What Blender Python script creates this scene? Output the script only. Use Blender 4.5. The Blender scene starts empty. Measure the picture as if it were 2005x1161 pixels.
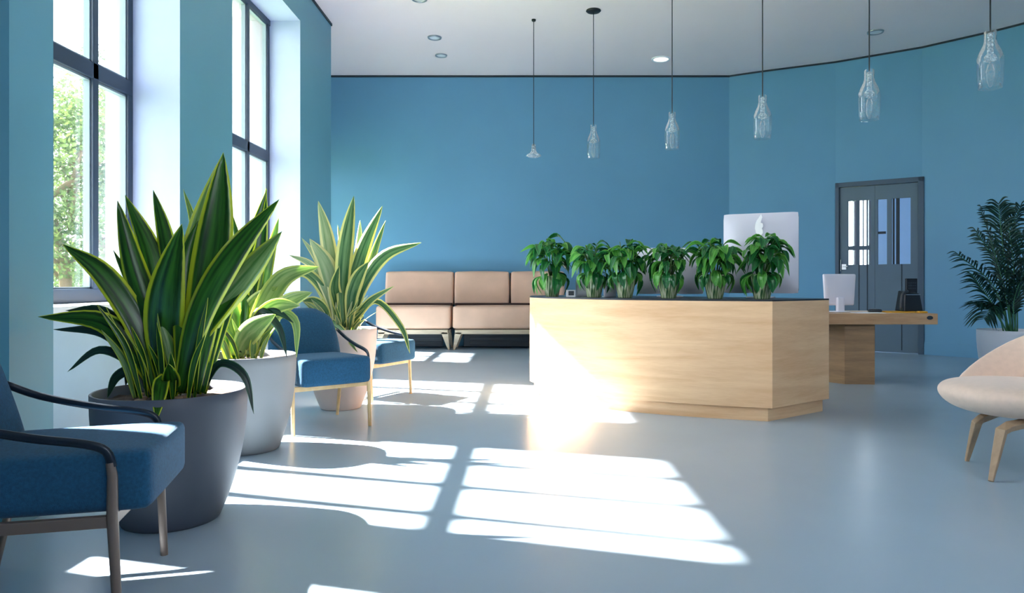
import bpy, bmesh, math, random
from mathutils import Vector, Matrix, noise
PI = math.pi
sc = bpy.context.scene
col = sc.collection

# ------------------------------------------------------------------ camera
F, PX, PY, CAMZ = 1400.0, 1030.0, 555.0, 1.15
cd = bpy.data.cameras.new('camera'); cam = bpy.data.objects.new('camera', cd); col.objects.link(cam)
cam.location = (0, 0, CAMZ); cam.rotation_euler = (PI/2, 0, 0)
cd.sensor_width = 36; cd.lens = 36*F/2005
cd.shift_x = -(PX-1002.5)/2005; cd.shift_y = -(580.5-PY)/2005
cd.clip_start = 0.05; cd.clip_end = 200
sc.camera = cam

# ------------------------------------------------------------------ world, sun, exposure
w = bpy.data.worlds.new('sky'); sc.world = w; w.use_nodes = True
nt = w.node_tree; nt.nodes.clear()
out = nt.nodes.new('ShaderNodeOutputWorld'); bg = nt.nodes.new('ShaderNodeBackground')
tc = nt.nodes.new('ShaderNodeTexCoord'); sep = nt.nodes.new('ShaderNodeSeparateXYZ'); rp = nt.nodes.new('ShaderNodeValToRGB')
rp.color_ramp.elements[0].position = 0.0; rp.color_ramp.elements[0].color = (0.93, 0.95, 1.0, 1)
rp.color_ramp.elements[1].position = 0.8; rp.color_ramp.elements[1].color = (0.76, 0.88, 1.0, 1)
nt.links.new(tc.outputs['Generated'], sep.inputs[0]); nt.links.new(sep.outputs['Z'], rp.inputs[0])
nt.links.new(rp.outputs[0], bg.inputs[0]); bg.inputs[1].default_value = 5.2
nt.links.new(bg.outputs[0], out.inputs[0])

sd = bpy.data.lights.new('sun', 'SUN'); sun = bpy.data.objects.new('sun', sd); col.objects.link(sun)
sd.energy = 42.0; sd.color = (1.0, 0.915, 0.86); sd.angle = math.radians(1.3)
sun.rotation_euler = Vector((1.0, -0.295, -0.955)).to_track_quat('-Z', 'Y').to_euler()
sun.location = (-20, 10, 20)

def portal(x, y, z, sx, sz):
    ld = bpy.data.lights.new('window_portal', 'AREA'); o = bpy.data.objects.new('window_portal', ld); col.objects.link(o)
    ld.shape = 'RECTANGLE'; ld.size = sz; ld.size_y = sx; ld.cycles.is_portal = True
    o.location = (x, y, z); o.rotation_euler = (0, -PI/2, 0)
for (a, b) in ((3.17, 3.6), (4.06, 5.95), (7.01, 9.12)):
    portal(-3.56, (a+b)/2, 2.75, b-a, 3.5)

ld = bpy.data.lights.new('window_portal', 'AREA'); o = bpy.data.objects.new('window_portal', ld); col.objects.link(o)
ld.shape = 'RECTANGLE'; ld.size = 3.4; ld.size_y = 2.4; ld.cycles.is_portal = True
o.location = (3.1, -3.25, 3.4); o.rotation_euler = (PI/2, 0, 0)  # portal of the added fill window behind the camera
portal(-4.5, 12.1, 2.2, 1.5, 2.4)  # portal of the added alcove window
sc.view_settings.view_transform = 'Standard'
try: sc.view_settings.look = 'None'
except Exception: pass
sc.view_settings.gamma = 1.0; sc.view_settings.use_curve_mapping = False
sc.view_settings.exposure = 1.18
sc.cycles.max_bounces = 12; sc.cycles.diffuse_bounces = 8; sc.cycles.transparent_max_bounces = 16
sc.cycles.caustics_reflective = False; sc.cycles.caustics_refractive = False
sc.cycles.sample_clamp_indirect = 8.0
sc.cycles.use_denoising = True

# ------------------------------------------------------------------ materials
def srgb(h):
    h = h.lstrip('#'); c = [int(h[i:i+2], 16)/255 for i in (0, 2, 4)]
    return tuple(x/12.92 if x <= .04045 else ((x+.055)/1.055)**2.4 for x in c) + (1,)

def new_mat(name):
    m = bpy.data.materials.new(name); m.use_nodes = True
    return m, m.node_tree, m.node_tree.nodes['Principled BSDF']

def mat(name, hexc, rough=.6, metal=0, var=.06, scale=6, bump=0, bscale=60, spec=.5, stretch=(1, 1, 1), sheen=0):
    m, nt, p = new_mat(name)
    c = srgb(hexc)
    tc = nt.nodes.new('ShaderNodeTexCoord'); mp = nt.nodes.new('ShaderNodeMapping'); mp.inputs['Scale'].default_value = stretch
    nt.links.new(tc.outputs['Object'], mp.inputs[0])
    n = nt.nodes.new('ShaderNodeTexNoise'); n.inputs['Scale'].default_value = scale; n.inputs['Detail'].default_value = 4
    nt.links.new(mp.outputs[0], n.inputs['Vector'])
    r = nt.nodes.new('ShaderNodeValToRGB')
    r.color_ramp.elements[0].position = .3; r.color_ramp.elements[1].position = .7
    r.color_ramp.elements[0].color = tuple(x*(1-var) for x in c[:3])+(1,)
    r.color_ramp.elements[1].color = tuple(min(1, x*(1+var)) for x in c[:3])+(1,)
    nt.links.new(n.outputs['Fac'], r.inputs[0]); nt.links.new(r.outputs[0], p.inputs['Base Color'])
    p.inputs['Roughness'].default_value = rough; p.inputs['Metallic'].default_value = metal
    p.inputs['Specular IOR Level'].default_value = spec
    if sheen: p.inputs['Sheen Weight'].default_value = sheen
    if bump:
        n2 = nt.nodes.new('ShaderNodeTexNoise'); n2.inputs['Scale'].default_value = bscale; n2.inputs['Detail'].default_value = 3
        nt.links.new(tc.outputs['Object'], n2.inputs['Vector'])
        b = nt.nodes.new('ShaderNodeBump'); b.inputs['Strength'].default_value = bump; b.inputs['Distance'].default_value = .004
        nt.links.new(n2.outputs['Fac'], b.inputs['Height']); nt.links.new(b.outputs[0], p.inputs['Normal'])
    return m

def wood(name, h1, h2, rough=.45, stretch=(1.2, 1.2, 14)):
    m, nt, p = new_mat(name)
    tc = nt.nodes.new('ShaderNodeTexCoord'); mp = nt.nodes.new('ShaderNodeMapping'); mp.inputs['Scale'].default_value = stretch
    nt.links.new(tc.outputs['Object'], mp.inputs[0])
    n = nt.nodes.new('ShaderNodeTexNoise'); n.inputs['Scale'].default_value = 1.0; n.inputs['Detail'].default_value = 6; n.inputs['Distortion'].default_value = .6
    nt.links.new(mp.outputs[0], n.inputs['Vector'])
    n2 = nt.nodes.new('ShaderNodeTexNoise'); n2.inputs['Scale'].default_value = 9; n2.inputs['Detail'].default_value = 3
    nt.links.new(mp.outputs[0], n2.inputs['Vector'])
    mx = nt.nodes.new('ShaderNodeMath'); mx.operation = 'MULTIPLY_ADD'; mx.inputs[1].default_value = .3
    nt.links.new(n2.outputs['Fac'], mx.inputs[0])
    sb = nt.nodes.new('ShaderNodeMath'); sb.operation = 'MULTIPLY'; sb.inputs[1].default_value = .8
    nt.links.new(n.outputs['Fac'], sb.inputs[0]); nt.links.new(sb.outputs[0], mx.inputs[2])
    r = nt.nodes.new('ShaderNodeValToRGB'); r.color_ramp.elements[0].position = .35; r.color_ramp.elements[1].position = .7
    r.color_ramp.elements[0].color = srgb(h1); r.color_ramp.elements[1].color = srgb(h2)
    nt.links.new(mx.outputs[0], r.inputs[0]); nt.links.new(r.outputs[0], p.inputs['Base Color'])
    p.inputs['Roughness'].default_value = rough
    return m

def thin_glass(name, tint=(.97, .99, 1, 1), refl=.5, haze=0.0, bubbles=False):
    m = bpy.data.materials.new(name); m.use_nodes = True; nt = m.node_tree; nt.nodes.clear()
    o = nt.nodes.new('ShaderNodeOutputMaterial'); t = nt.nodes.new('ShaderNodeBsdfTransparent'); g = nt.nodes.new('ShaderNodeBsdfGlossy')
    t.inputs[0].default_value = tint; g.inputs['Roughness'].default_value = .04
    fr = nt.nodes.new('ShaderNodeLayerWeight'); fr.inputs[0].default_value = .25
    k = nt.nodes.new('ShaderNodeMath'); k.operation = 'MULTIPLY'; k.inputs[1].default_value = refl
    nt.links.new(fr.outputs['Fresnel'], k.inputs[0])
    mx = nt.nodes.new('ShaderNodeMixShader'); nt.links.new(k.outputs[0], mx.inputs[0])
    nt.links.new(t.outputs[0], mx.inputs[1]); nt.links.new(g.outputs[0], mx.inputs[2])
    last = mx
    if haze:
        d = nt.nodes.new('ShaderNodeBsdfDiffuse'); d.inputs[0].default_value = (.8, .88, .92, 1)
        tl = nt.nodes.new('ShaderNodeBsdfTranslucent'); tl.inputs[0].default_value = (.8, .88, .92, 1)
        ad = nt.nodes.new('ShaderNodeMixShader'); ad.inputs[0].default_value = .5
        nt.links.new(d.outputs[0], ad.inputs[1]); nt.links.new(tl.outputs[0], ad.inputs[2])
        m2 = nt.nodes.new('ShaderNodeMixShader'); m2.inputs[0].default_value = haze
        if bubbles:
            tc = nt.nodes.new('ShaderNodeTexCoord')
            v = nt.nodes.new('ShaderNodeTexNoise'); v.inputs['Scale'].default_value = 70; v.inputs['Detail'].default_value = 4
            nt.links.new(tc.outputs['Object'], v.inputs['Vector'])
            mr = nt.nodes.new('ShaderNodeMapRange'); mr.inputs[1].default_value = .45; mr.inputs[2].default_value = .7
            mr.inputs[3].default_value = haze*.35; mr.inputs[4].default_value = min(1, haze*2.6)
            nt.links.new(v.outputs['Fac'], mr.inputs[0]); nt.links.new(mr.outputs[0], m2.inputs[0])
        nt.links.new(last.outputs[0], m2.inputs[1]); nt.links.new(ad.outputs[0], m2.inputs[2]); last = m2
    nt.links.new(last.outputs[0], o.inputs[0])
    return m

def leaf_mat(name, dark, mid, edge, edge_w=.16, transl=.35, rough=.38, stripes=0):
    """blade coloured across its width (uv.x) : pale margins, dark centre with faint lengthwise streaks"""
    m, nt, p = new_mat(name)
    uv = nt.nodes.new('ShaderNodeUVMap'); sx = nt.nodes.new('ShaderNodeSeparateXYZ'); nt.links.new(uv.outputs[0], sx.inputs[0])
    a = nt.nodes.new('ShaderNodeMath'); a.operation = 'SUBTRACT'; a.inputs[1].default_value = .5; nt.links.new(sx.outputs['X'], a.inputs[0])
    b = nt.nodes.new('ShaderNodeMath'); b.operation = 'ABSOLUTE'; nt.links.new(a.outputs[0], b.inputs[0])
    mp = nt.nodes.new('ShaderNodeMapping'); mp.inputs['Scale'].default_value = (3.5, 1.4, 1); nt.links.new(uv.outputs[0], mp.inputs[0])
    oi = nt.nodes.new('ShaderNodeObjectInfo')
    cb = nt.nodes.new('ShaderNodeVectorMath'); cb.operation = 'ADD'; nt.links.new(mp.outputs[0], cb.inputs[0]); nt.links.new(oi.outputs['Random'], cb.inputs[1])
    n = nt.nodes.new('ShaderNodeTexNoise'); n.inputs['Scale'].default_value = 1.6; n.inputs['Detail'].default_value = 5
    nt.links.new(cb.outputs[0], n.inputs['Vector'])
    j = nt.nodes.new('ShaderNodeMath'); j.operation = 'MULTIPLY_ADD'; j.inputs[1].default_value = .10; nt.links.new(n.outputs['Fac'], j.inputs[0]); nt.links.new(b.outputs[0], j.inputs[2])
    cr = nt.nodes.new('ShaderNodeValToRGB'); cr.color_ramp.elements[0].position = .35; cr.color_ramp.elements[1].position = .65
    cr.color_ramp.elements[0].color = srgb(dark); cr.color_ramp.elements[1].color = srgb(mid); nt.links.new(n.outputs['Fac'], cr.inputs[0])
    st = nt.nodes.new('ShaderNodeMapRange'); st.interpolation_type = 'SMOOTHSTEP'
    st.inputs[1].default_value = .5-edge_w+.02; st.inputs[2].default_value = .5-edge_w+.08; nt.links.new(j.outputs[0], st.inputs[0])
    mx = nt.nodes.new('ShaderNodeMix'); mx.data_type = 'RGBA'; nt.links.new(st.outputs[0], mx.inputs['Factor'])
    nt.links.new(cr.outputs[0], mx.inputs['A']); mx.inputs['B'].default_value = srgb(edge)
    nt.links.new(mx.outputs['Result'], p.inputs['Base Color'])
    p.inputs['Roughness'].default_value = rough
    tr = nt.nodes.new('ShaderNodeBsdfTranslucent'); nt.links.new(mx.outputs['Result'], tr.inputs[0])
    ms = nt.nodes.new('ShaderNodeMixShader'); ms.inputs[0].default_value = transl
    nt.links.new(p.outputs[0], ms.inputs[1]); nt.links.new(tr.outputs[0], ms.inputs[2])
    nt.links.new(ms.outputs[0], nt.nodes['Material Output'].inputs[0])
    return m

M = {}
M['wall'] = mat('blue_paint', '#629BBC', .55, var=.02, scale=1.5, bump=.05, bscale=200)
M['wall_left'] = mat('teal_blue_paint', '#5E98AA', .5, var=.02, scale=1.5, bump=.05, bscale=200)
M['reveal'] = mat('pale_blue_paint', '#A6B3D2', .6, var=.02)
M['knee'] = mat('pale_grey_blue_paint', '#B4CADA', .6, var=.02)
M['ceiling'] = mat('ceiling_paint', '#FCE9E9', .8, var=.01, scale=1)
M['render'] = mat('white_facade_render', '#A7A2AE', .9, var=.03)
M['floor'] = mat('polished_resin_floor', '#A0B2BF', .27, var=.035, scale=.9, spec=.6)
M['frame'] = mat('dark_window_metal', '#1E3246', .4, var=.03)
M['frame_light'] = mat('grey_glazing_bead', '#7C8C98', .4, var=.03)
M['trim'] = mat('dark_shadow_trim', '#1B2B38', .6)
M['sill'] = mat('white_sill', '#F1F2F4', .4, var=.02)
M['glass'] = thin_glass('window_glass')
M['desk'] = wood('light_ash_veneer', '#DDAC7E', '#EFC598')
M['table'] = wood('oak_table_wood', '#B0855E', '#CBA27A')
M['block'] = wood('brown_oak_block', '#8A6A4C', '#B08A62')
M['black_top'] = mat('dark_counter_top', '#23282E', .35)
M['leather'] = mat('tan_leather', '#DBB398', .5, var=.07, scale=3, bump=.12, bscale=120)
M['seam'] = mat('dark_seam', '#3A2620', .8)
M['sofa_wood'] = wood('pale_sofa_frame', '#B7A288', '#D6C3A8')
M['dark_panel'] = mat('dark_louvre', '#27333F', .5)
M['fabric'] = mat('blue_wool', '#144C6C', .9, var=.2, scale=90, bump=.5, bscale=260, sheen=.05)
M['chair_wood'] = wood('chair_ash', '#C39B66', '#E2C190', stretch=(3, 3, 3))
M['shaded_leg'] = mat('shaded_chair_leg', '#7A6A60', .42, metal=.3)  # wood legs of the nearest chair, with their shade put into the colour
M['arm'] = mat('black_arm_metal', '#182430', .35, metal=.3)
M['pot_dark'] = mat('charcoal_pot', '#454A55', .55, var=.04, scale=3)
M['pot_grey'] = mat('grey_pot', '#808184', .6, var=.04, scale=3)
M['pot_pink'] = mat('blush_pot', '#D9C4BA', .55, var=.04, scale=3)
M['pot_white'] = mat('white_pot', '#D8DCE6', .4, var=.02)
M['soil'] = mat('soil', '#3A2C22', .95, var=.5, scale=40, bump=1, bscale=60)
M['pebble'] = mat('tan_pebble', '#7A654E', .7, var=.2, scale=20)
M['pebble_white'] = mat('white_pebble', '#DDE2E6', .6, var=.1, scale=20)
M['leafA'] = leaf_mat('sansevieria_leaf', '#123A14', '#438229', '#D2DE38', .10, .38, .28)
M['leafA2'] = leaf_mat('pale_sansevieria_leaf', '#54863C', '#A4BE7C', '#D2DC58', .12, .45)
M['leafB'] = leaf_mat('pale_agave_leaf', '#6E9450', '#A9BE7C', '#C6D27A', .12, .45)
M['leafC'] = leaf_mat('striped_agave_leaf', '#2E6638', '#7FA66C', '#DCDC86', .17, .35)
M['leafC2'] = leaf_mat('cream_agave_leaf', '#88A878', '#B8C8A0', '#EAE6B0', .17, .4)
M['leafD'] = leaf_mat('dark_arching_leaf', '#0A2220', '#1E4636', '#38684A', .06, .15)
M['desk_leaf'] = leaf_mat('green_desk_leaf', '#0A4022', '#2A7F3C', '#3E9A50', .04, .3, .3)
M['desk_leaf2'] = leaf_mat('bright_desk_leaf', '#3A8A34', '#72B850', '#93CC6A', .04, .4, .3)
M['stem'] = mat('plant_stem', '#4E6A38', .6, var=.2)
M['palm'] = leaf_mat('palm_leaflet', '#082A26', '#17493C', '#1F5846', .04, .2)
M['palm_stem'] = mat('palm_stem', '#3F7A50', .5, var=.2)
M['alu'] = mat('silver_aluminium', '#CDCDD8', .5, metal=.15, var=.02)
M['white_plastic'] = mat('white_plastic', '#E9E6F0', .35, var=.01)
M['logo'] = mat('white_logo', '#FFFFFF', .3, var=0)
M['black'] = mat('black_plastic', '#161A20', .4)
M['darkgrey'] = mat('dark_grey_plastic', '#343A42', .4)
M['screen_off'] = mat('dark_screen_glass', '#101418', .1)
M['yellow'] = mat('yellow_paper', '#D9A02C', .7, var=.15)
M['paper'] = mat('white_paper', '#E8E6E8', .8, var=.03)
M['door'] = mat('grey_blue_door_paint', '#566D7E', .5, var=.02)
M['door_dark'] = mat('dark_door_frame', '#40566A', .5, var=.02)
M['steel'] = mat('brushed_steel', '#C8CCD0', .3, metal=.8)
M['beige'] = mat('cream_velvet', '#DCC2AE', .85, var=.04, scale=30, bump=.15, bscale=200, sheen=.3)
M['beech'] = wood('beech_leg', '#8E745A', '#B4987A', stretch=(4, 4, 2))
M['cable'] = mat('black_cable', '#141A1C', .5)
M['shade'] = thin_glass('seeded_glass', (.93, .96, .97, 1), .6, .10, True)
M['inner'] = thin_glass('frosted_glass', (.95, .97, .98, 1), .5, .4, True)
M['lens'] = mat('downlight_lens', '#F2F2F5', .4)
M['ring'] = mat('downlight_ring', '#9AA2AA', .3, metal=.7)
M['grass'] = mat('lawn', '#7F8F62', .9, var=.3, scale=1.2)
M['paving'] = mat('pale_paving', '#D6D4D2', .9, var=.05)
M['bark'] = mat('bark', '#6E5C48', .9, var=.3)
M['tree'] = leaf_mat('tree_leaf', '#2E4A20', '#6E8044', '#7C8A4C', .05, .4, .6)
M['corridor'] = mat('corridor_paint', '#9DB9D2', .6, var=.02)

def lamp_mat(name, c, s):
    m, nt, p = new_mat(name); p.inputs['Base Color'].default_value = (1, 1, 1, 1)
    p.inputs['Emission Color'].default_value = c; p.inputs['Emission Strength'].default_value = s
    return m
M['glow'] = lamp_mat('lit_lens', (1, .96, .95, 1), 1.2)
m, nt, p = new_mat('glazed_striped_pot')   # leaf-patterned green and cream pot of the desk plants
tc = nt.nodes.new('ShaderNodeTexCoord'); sx = nt.nodes.new('ShaderNodeSeparateXYZ'); nt.links.new(tc.outputs['Object'], sx.inputs[0])
at = nt.nodes.new('ShaderNodeMath'); at.operation = 'ARCTAN2'; nt.links.new(sx.outputs['Y'], at.inputs[0]); nt.links.new(sx.outputs['X'], at.inputs[1])
cx = nt.nodes.new('ShaderNodeCombineXYZ'); nt.links.new(at.outputs[0], cx.inputs[0]); nt.links.new(sx.outputs['Z'], cx.inputs[1])
mp = nt.nodes.new('ShaderNodeMapping'); mp.inputs['Scale'].default_value = (4.5, 5, 1); nt.links.new(cx.outputs[0], mp.inputs[0])
n = nt.nodes.new('ShaderNodeTexNoise'); n.inputs['Scale'].default_value = 1.4; n.inputs['Detail'].default_value = 2; nt.links.new(mp.outputs[0], n.inputs[0])
r = nt.nodes.new('ShaderNodeValToRGB'); e = r.color_ramp.elements
e[0].position = .38; e[0].color = srgb('#274A30'); e[1].position = .66; e[1].color = srgb('#D8D2BC')
x = e.new(.5); x.color = srgb('#7C9464'); nt.links.new(n.outputs['Fac'], r.inputs[0]); nt.links.new(r.outputs[0], p.inputs['Base Color'])
p.inputs['Roughness'].default_value = .25; M['glazed'] = m

# ------------------------------------------------------------------ mesh helpers
class MB:
    def __init__(s): s.v = []; s.f = []; s.uv = None; s.mi = []
    def add(s, vs, fs, mi=0):
        o = len(s.v); s.v += [Vector(v) for v in vs]; s.f += [tuple(i+o for i in f) for f in fs]; s.mi += [mi]*len(fs); return s
    def box(s, x0, x1, y0, y1, z0, z1, mi=0, mtx=None):
        vs = [Vector((x, y, z)) for z in (z0, z1) for y in (y0, y1) for x in (x0, x1)]
        if mtx: vs = [mtx @ v for v in vs]
        return s.add(vs, [(0, 2, 3, 1), (4, 5, 7, 6), (0, 1, 5, 4), (2, 6, 7, 3), (0, 4, 6, 2), (1, 3, 7, 5)], mi)
    def prism(s, pts, z0, z1, mi=0):
        n = len(pts); vs = [(p[0], p[1], z0) for p in pts]+[(p[0], p[1], z1) for p in pts]
        fs = [tuple(reversed(range(n))), tuple(range(n, 2*n))]+[(i, (i+1) % n, n+(i+1) % n, n+i) for i in range(n)]
        return s.add(vs, fs, mi)
    def tube(s, pts, r, n=8, mi=0, flat=None, cap=True):
        pts = [Vector(p) for p in pts]; rs = r if isinstance(r, (list, tuple)) else [r]*len(pts)
        vs = []; up = None
        for i, p in enumerate(pts):
            t = (pts[min(i+1, len(pts)-1)]-pts[max(i-1, 0)]).normalized()
            if up is None:
                up = Vector((0, 0, 1)) if abs(t.z) < .9 else Vector((0, 1, 0))
            a = t.cross(up).normalized(); b = a.cross(t).normalized(); up = b
            for k in range(n):
                an = 2*PI*(k+.5)/n; ca, sa = math.cos(an), math.sin(an)
                fa, fb = (1, 1) if not flat else flat
                vs.append(p+a*ca*rs[i]*fa+b*sa*rs[i]*fb)
        fs = [(i*n+k, i*n+(k+1) % n, (i+1)*n+(k+1) % n, (i+1)*n+k) for i in range(len(pts)-1) for k in range(n)]
        if cap: fs += [tuple(reversed(range(n))), tuple(range((len(pts)-1)*n, len(pts)*n))]
        return s.add(vs, fs, mi)
    def lathe(s, prof, n=40, c=(0, 0), mi=0):
        vs = [(c[0]+r*math.cos(2*PI*k/n), c[1]+r*math.sin(2*PI*k/n), z) for r, z in prof for k in range(n)]
        fs = [(i*n+k, i*n+(k+1) % n, (i+1)*n+(k+1) % n, (i+1)*n+k) for i in range(len(prof)-1) for k in range(n)]
        return s.add(vs, fs, mi)
    def rbox(s, sx, sy, sz, r, c=(0, 0, 0), n=10, bulge=0, mi=0, fn=None):
        h = Vector((sx/2, sy/2, sz/2)); c = Vector(c)
        def tp(p):
            q = Vector([max(-h[i]+r, min(h[i]-r, p[i])) for i in range(3)])
            d = p-q
            p2 = q+d.normalized()*r if d.length > 1e-9 else p
            if bulge:
                u = [p2[i]/h[i] for i in range(3)]
                p2 = Vector([p2[i]+(bulge*(1-u[(i+1) % 3]**2)*(1-u[(i+2) % 3]**2)*(1 if u[i] > 0 else -1)*abs(u[i])) for i in range(3)])
            if fn: p2 = fn(p2)
            return p2+c
        for ax in range(3):
            for sg in (-1, 1):
                vs = []
                for i in range(n+1):
                    for j in range(n+1):
                        def g(k, hh):
                            t = k/n*2-1; tt = abs(t)
                            lin = tt*1.0
                            # denser near borders
                            return (1 if t > 0 else -1)*(1-(1-lin)**1.6)*hh if t else 0
                        p = Vector((0, 0, 0)); a, b = (ax+1) % 3, (ax+2) % 3
                        p[ax] = sg*h[ax]; p[a] = g(i, h[a]); p[b] = g(j, h[b])
                        vs.append(tp(p))
                fs = []
                for i in range(n):
                    for j in range(n):
                        q = (i*(n+1)+j, (i+1)*(n+1)+j, (i+1)*(n+1)+j+1, i*(n+1)+j+1)
                        fs.append(q if sg > 0 else tuple(reversed(q)))
                s.add(vs, fs, mi)
        return s
    def build(s, name, mats, parent=None, smooth=False, bevel=0, merge=False, loc=None, angle=None):
        me = bpy.data.meshes.new(name); me.from_pydata([tuple(v) for v in s.v], [], s.f)
        for m in (mats if isinstance(mats, list) else [mats]): me.materials.append(m)
        me.polygons.foreach_set('material_index', s.mi)
        if merge:
            bm = bmesh.new(); bm.from_mesh(me); bmesh.ops.remove_doubles(bm, verts=bm.verts, dist=1e-5)
            bmesh.ops.recalc_face_normals(bm, faces=bm.faces); bm.to_mesh(me); bm.free()
        if smooth: me.polygons.foreach_set('use_smooth', [True]*len(me.polygons))
        if s.uv:
            l = me.uv_layers.new(name='UVMap')
            for lp in me.loops: l.data[lp.index].uv = s.uv[lp.vertex_index]
        me.update()
        o = bpy.data.objects.new(name, me); col.objects.link(o)
        if parent: o.parent = parent
        if loc: o.location = loc
        if bevel:
            b = o.modifiers.new('bevel', 'BEVEL'); b.width = bevel; b.segments = 2; b.limit_method = 'ANGLE'; b.angle_limit = math.radians(40)
        if angle is not None:
            with_angle(me, angle)
        return o

def with_angle(me, deg):
    bm = bmesh.new(); bm.from_mesh(me); bm.normal_update()
    for f in bm.faces: f.smooth = True
    for e in bm.edges:
        if len(e.link_faces) == 2 and e.calc_face_angle(0) > math.radians(deg): e.smooth = False
    bm.to_mesh(me); bm.free()

def tag(o, label, cat, group=None, kind=None):
    o['label'] = label; o['category'] = cat
    if group: o['group'] = group
    if kind: o['kind'] = kind
    return o
def structure(o): o['kind'] = 'structure'; return o
def thing(name, label, cat, loc=(0, 0, 0), rz=0, group=None):
    o = bpy.data.objects.new(name, None); col.objects.link(o); o.location = loc; o.rotation_euler = (0, 0, rz)
    o.empty_display_size = .1
    return tag(o, label, cat, group)
def copy_tree(o, parent=None):
    c = o.copy(); col.objects.link(c)
    if parent: c.parent = parent
    for ch in list(o.children): copy_tree(ch, c)
    return c
def at(px, py, D):            # measured point of the photograph -> place in the room at depth D
    return Vector(((px-PX)*D/F, D, CAMZ-(py-PY)*D/F))
def catmull(P, n):
    P = [Vector(p) for p in P]; Q = [2*P[0]-P[1]]+P+[2*P[-1]-P[-2]]; out = []
    segs = len(P)-1
    for k in range(n+1):
        t = k/n*segs; i = min(int(t), segs-1); u = t-i
        a, b, c, d = Q[i:i+4]
        out.append(.5*((2*b)+(c-a)*u+(2*a-5*b+4*c-d)*u*u+(3*b-a-3*c+d)*u**3))
    return out

# ------------------------------------------------------------------ room shell
H = 4.99; XW = -2.88; XG = -3.30; XO = -3.46; SILL = 1.01; HEAD = 4.50
wins = [(3.17, 3.6), (4.06, 5.95), (7.01, 9.12)]
b = MB(); b.box(-4.4, 12, -3, 16.5, -.2, 0)
structure(b.build('floor', M['floor']))
b = MB(); b.box(-4.4, 12, -3, 16.5, H, H+.25)
structure(b.build('ceiling', M['ceiling']))
# left wall: piers between windows, lintels above, deep pale reveals, outer render
b = MB()
edges = [-3.0]+[v for wn in wins for v in wn]+[10.56]
for i in range(0, len(edges), 2):
    b.box(XO+.10, XW, edges[i], edges[i+1], 0, H)
for a, c in wins: b.box(XO+.10, XW, a, c, HEAD, H)
b.box(XW-.01, -2.40, 3.32, 3.63, 0, H)       # projecting pier beside the first window
for f in range(len(b.f)):
    vs = [b.v[i] for i in b.f[f]]
    ys = {round(v.y, 3) for v in vs}; zs = {round(v.z, 3) for v in vs}
    cx_ = sum(v.x for v in vs)/4
    if len(ys) == 1 and abs(cx_-(XO+.10+XW)/2) < .05 and list(ys)[0] not in (10.56, -3.0): b.mi[f] = 1
    if len(zs) == 1 and abs(list(zs)[0]-HEAD) < .01: b.mi[f] = 1
structure(b.build('wall_left', [M['wall_left'], M['reveal']]))
b = MB()
for i in range(0, len(edges), 2): b.box(XO-.04, XO+.10, edges[i], edges[i+1], -.1, H+.3)
for a, c in wins:
    b.box(XO-.04, XO+.10, a, c, HEAD, H+.3); b.box(XO-.04, XO+.10, a, c, -.1, SILL-.05)
structure(b.build('trim_1', M['render']))
b = MB()
for a, c in wins: b.box(XO+.10, XW-.03, a, c, 0, SILL-.03)
structure(b.build('wall_window_parapet', M['knee']))

def window(n, a, c, z0, z1, cols, xg=XG):
    e = bpy.data.objects.new('window_%d' % n, None); col.objects.link(e); e.location = (xg, (a+c)/2, z0); structure(e)
    y0, y1 = a-(a+c)/2, c-(a+c)/2; hh = z1-z0; tr = 2.76-z0
    fr = MB(); T = .07
    fr.box(-.03, .03, y0, y0+T, 0, hh); fr.box(-.03, .03, y1-T, y1, 0, hh)
    fr.box(-.05, .04, y0, y1, 0, .10); fr.box(-.05, .04, y0, y1, hh-T, hh)
    my = (a+c)/2
    xs = [a]+(cols if isinstance(cols, list) else [a+(c-a)*k/cols for k in range(1, cols)])+[c]
    xs = [v-my for v in xs]; cols = len(xs)-1
    for v in xs[1:-1]: fr.box(-.02, .035, v-.034, v+.034, .05, hh-.05)
    fr.box(-.02, .035, y0+.02, y1-.02, tr-.06, tr+.06)
    fr.build('window_frame', M['frame'], e, bevel=.004)
    bd = MB()
    for k in range(cols):
        for (p0, p1) in ((.10, tr-.065), (tr+.065, hh-T)):
            q0 = xs[k]+(.07 if k == 0 else .034); q1 = xs[k+1]-(.07 if k == cols-1 else .034)
            for g0, g1 in ((q0, q0+.012), (q1-.012, q1)): bd.box(-.035, .012, g0, g1, p0, p1)
            for g0, g1 in ((p0, p0+.014), (p1-.014, p1)): bd.box(-.035, .012, q0, q1, g0, g1)
    bd.build('glazing_bead', M['frame_light'], e)
    for k in range(cols):
        for (p0, p1) in ((.10, tr-.065), (tr+.065, hh-T)):
            g = MB(); g.box(-.016, -.010, xs[k]+.03, xs[k+1]-.03, p0-.01, p1+.01); g.build('glass_pane', M['glass'], e)
    s = MB(); s.box(-.20 if xg == XG else -.12, XW-XG-.03+.04 if xg == XG else .16, y0+.002, y1-.002, -.045, -.002); s.build('window_sill', M['sill'], e, bevel=.006)
window(5, 11.35, 12.85, SILL, 3.4, 2, -4.33); window(3, *wins[0], SILL, HEAD, 1); window(1, *wins[1], SILL, HEAD, [4.40, 4.91, 5.43]); window(2, *wins[2], SILL, HEAD, 3)  # the alcove window is unseen, added to light back wall and sofas

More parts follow.
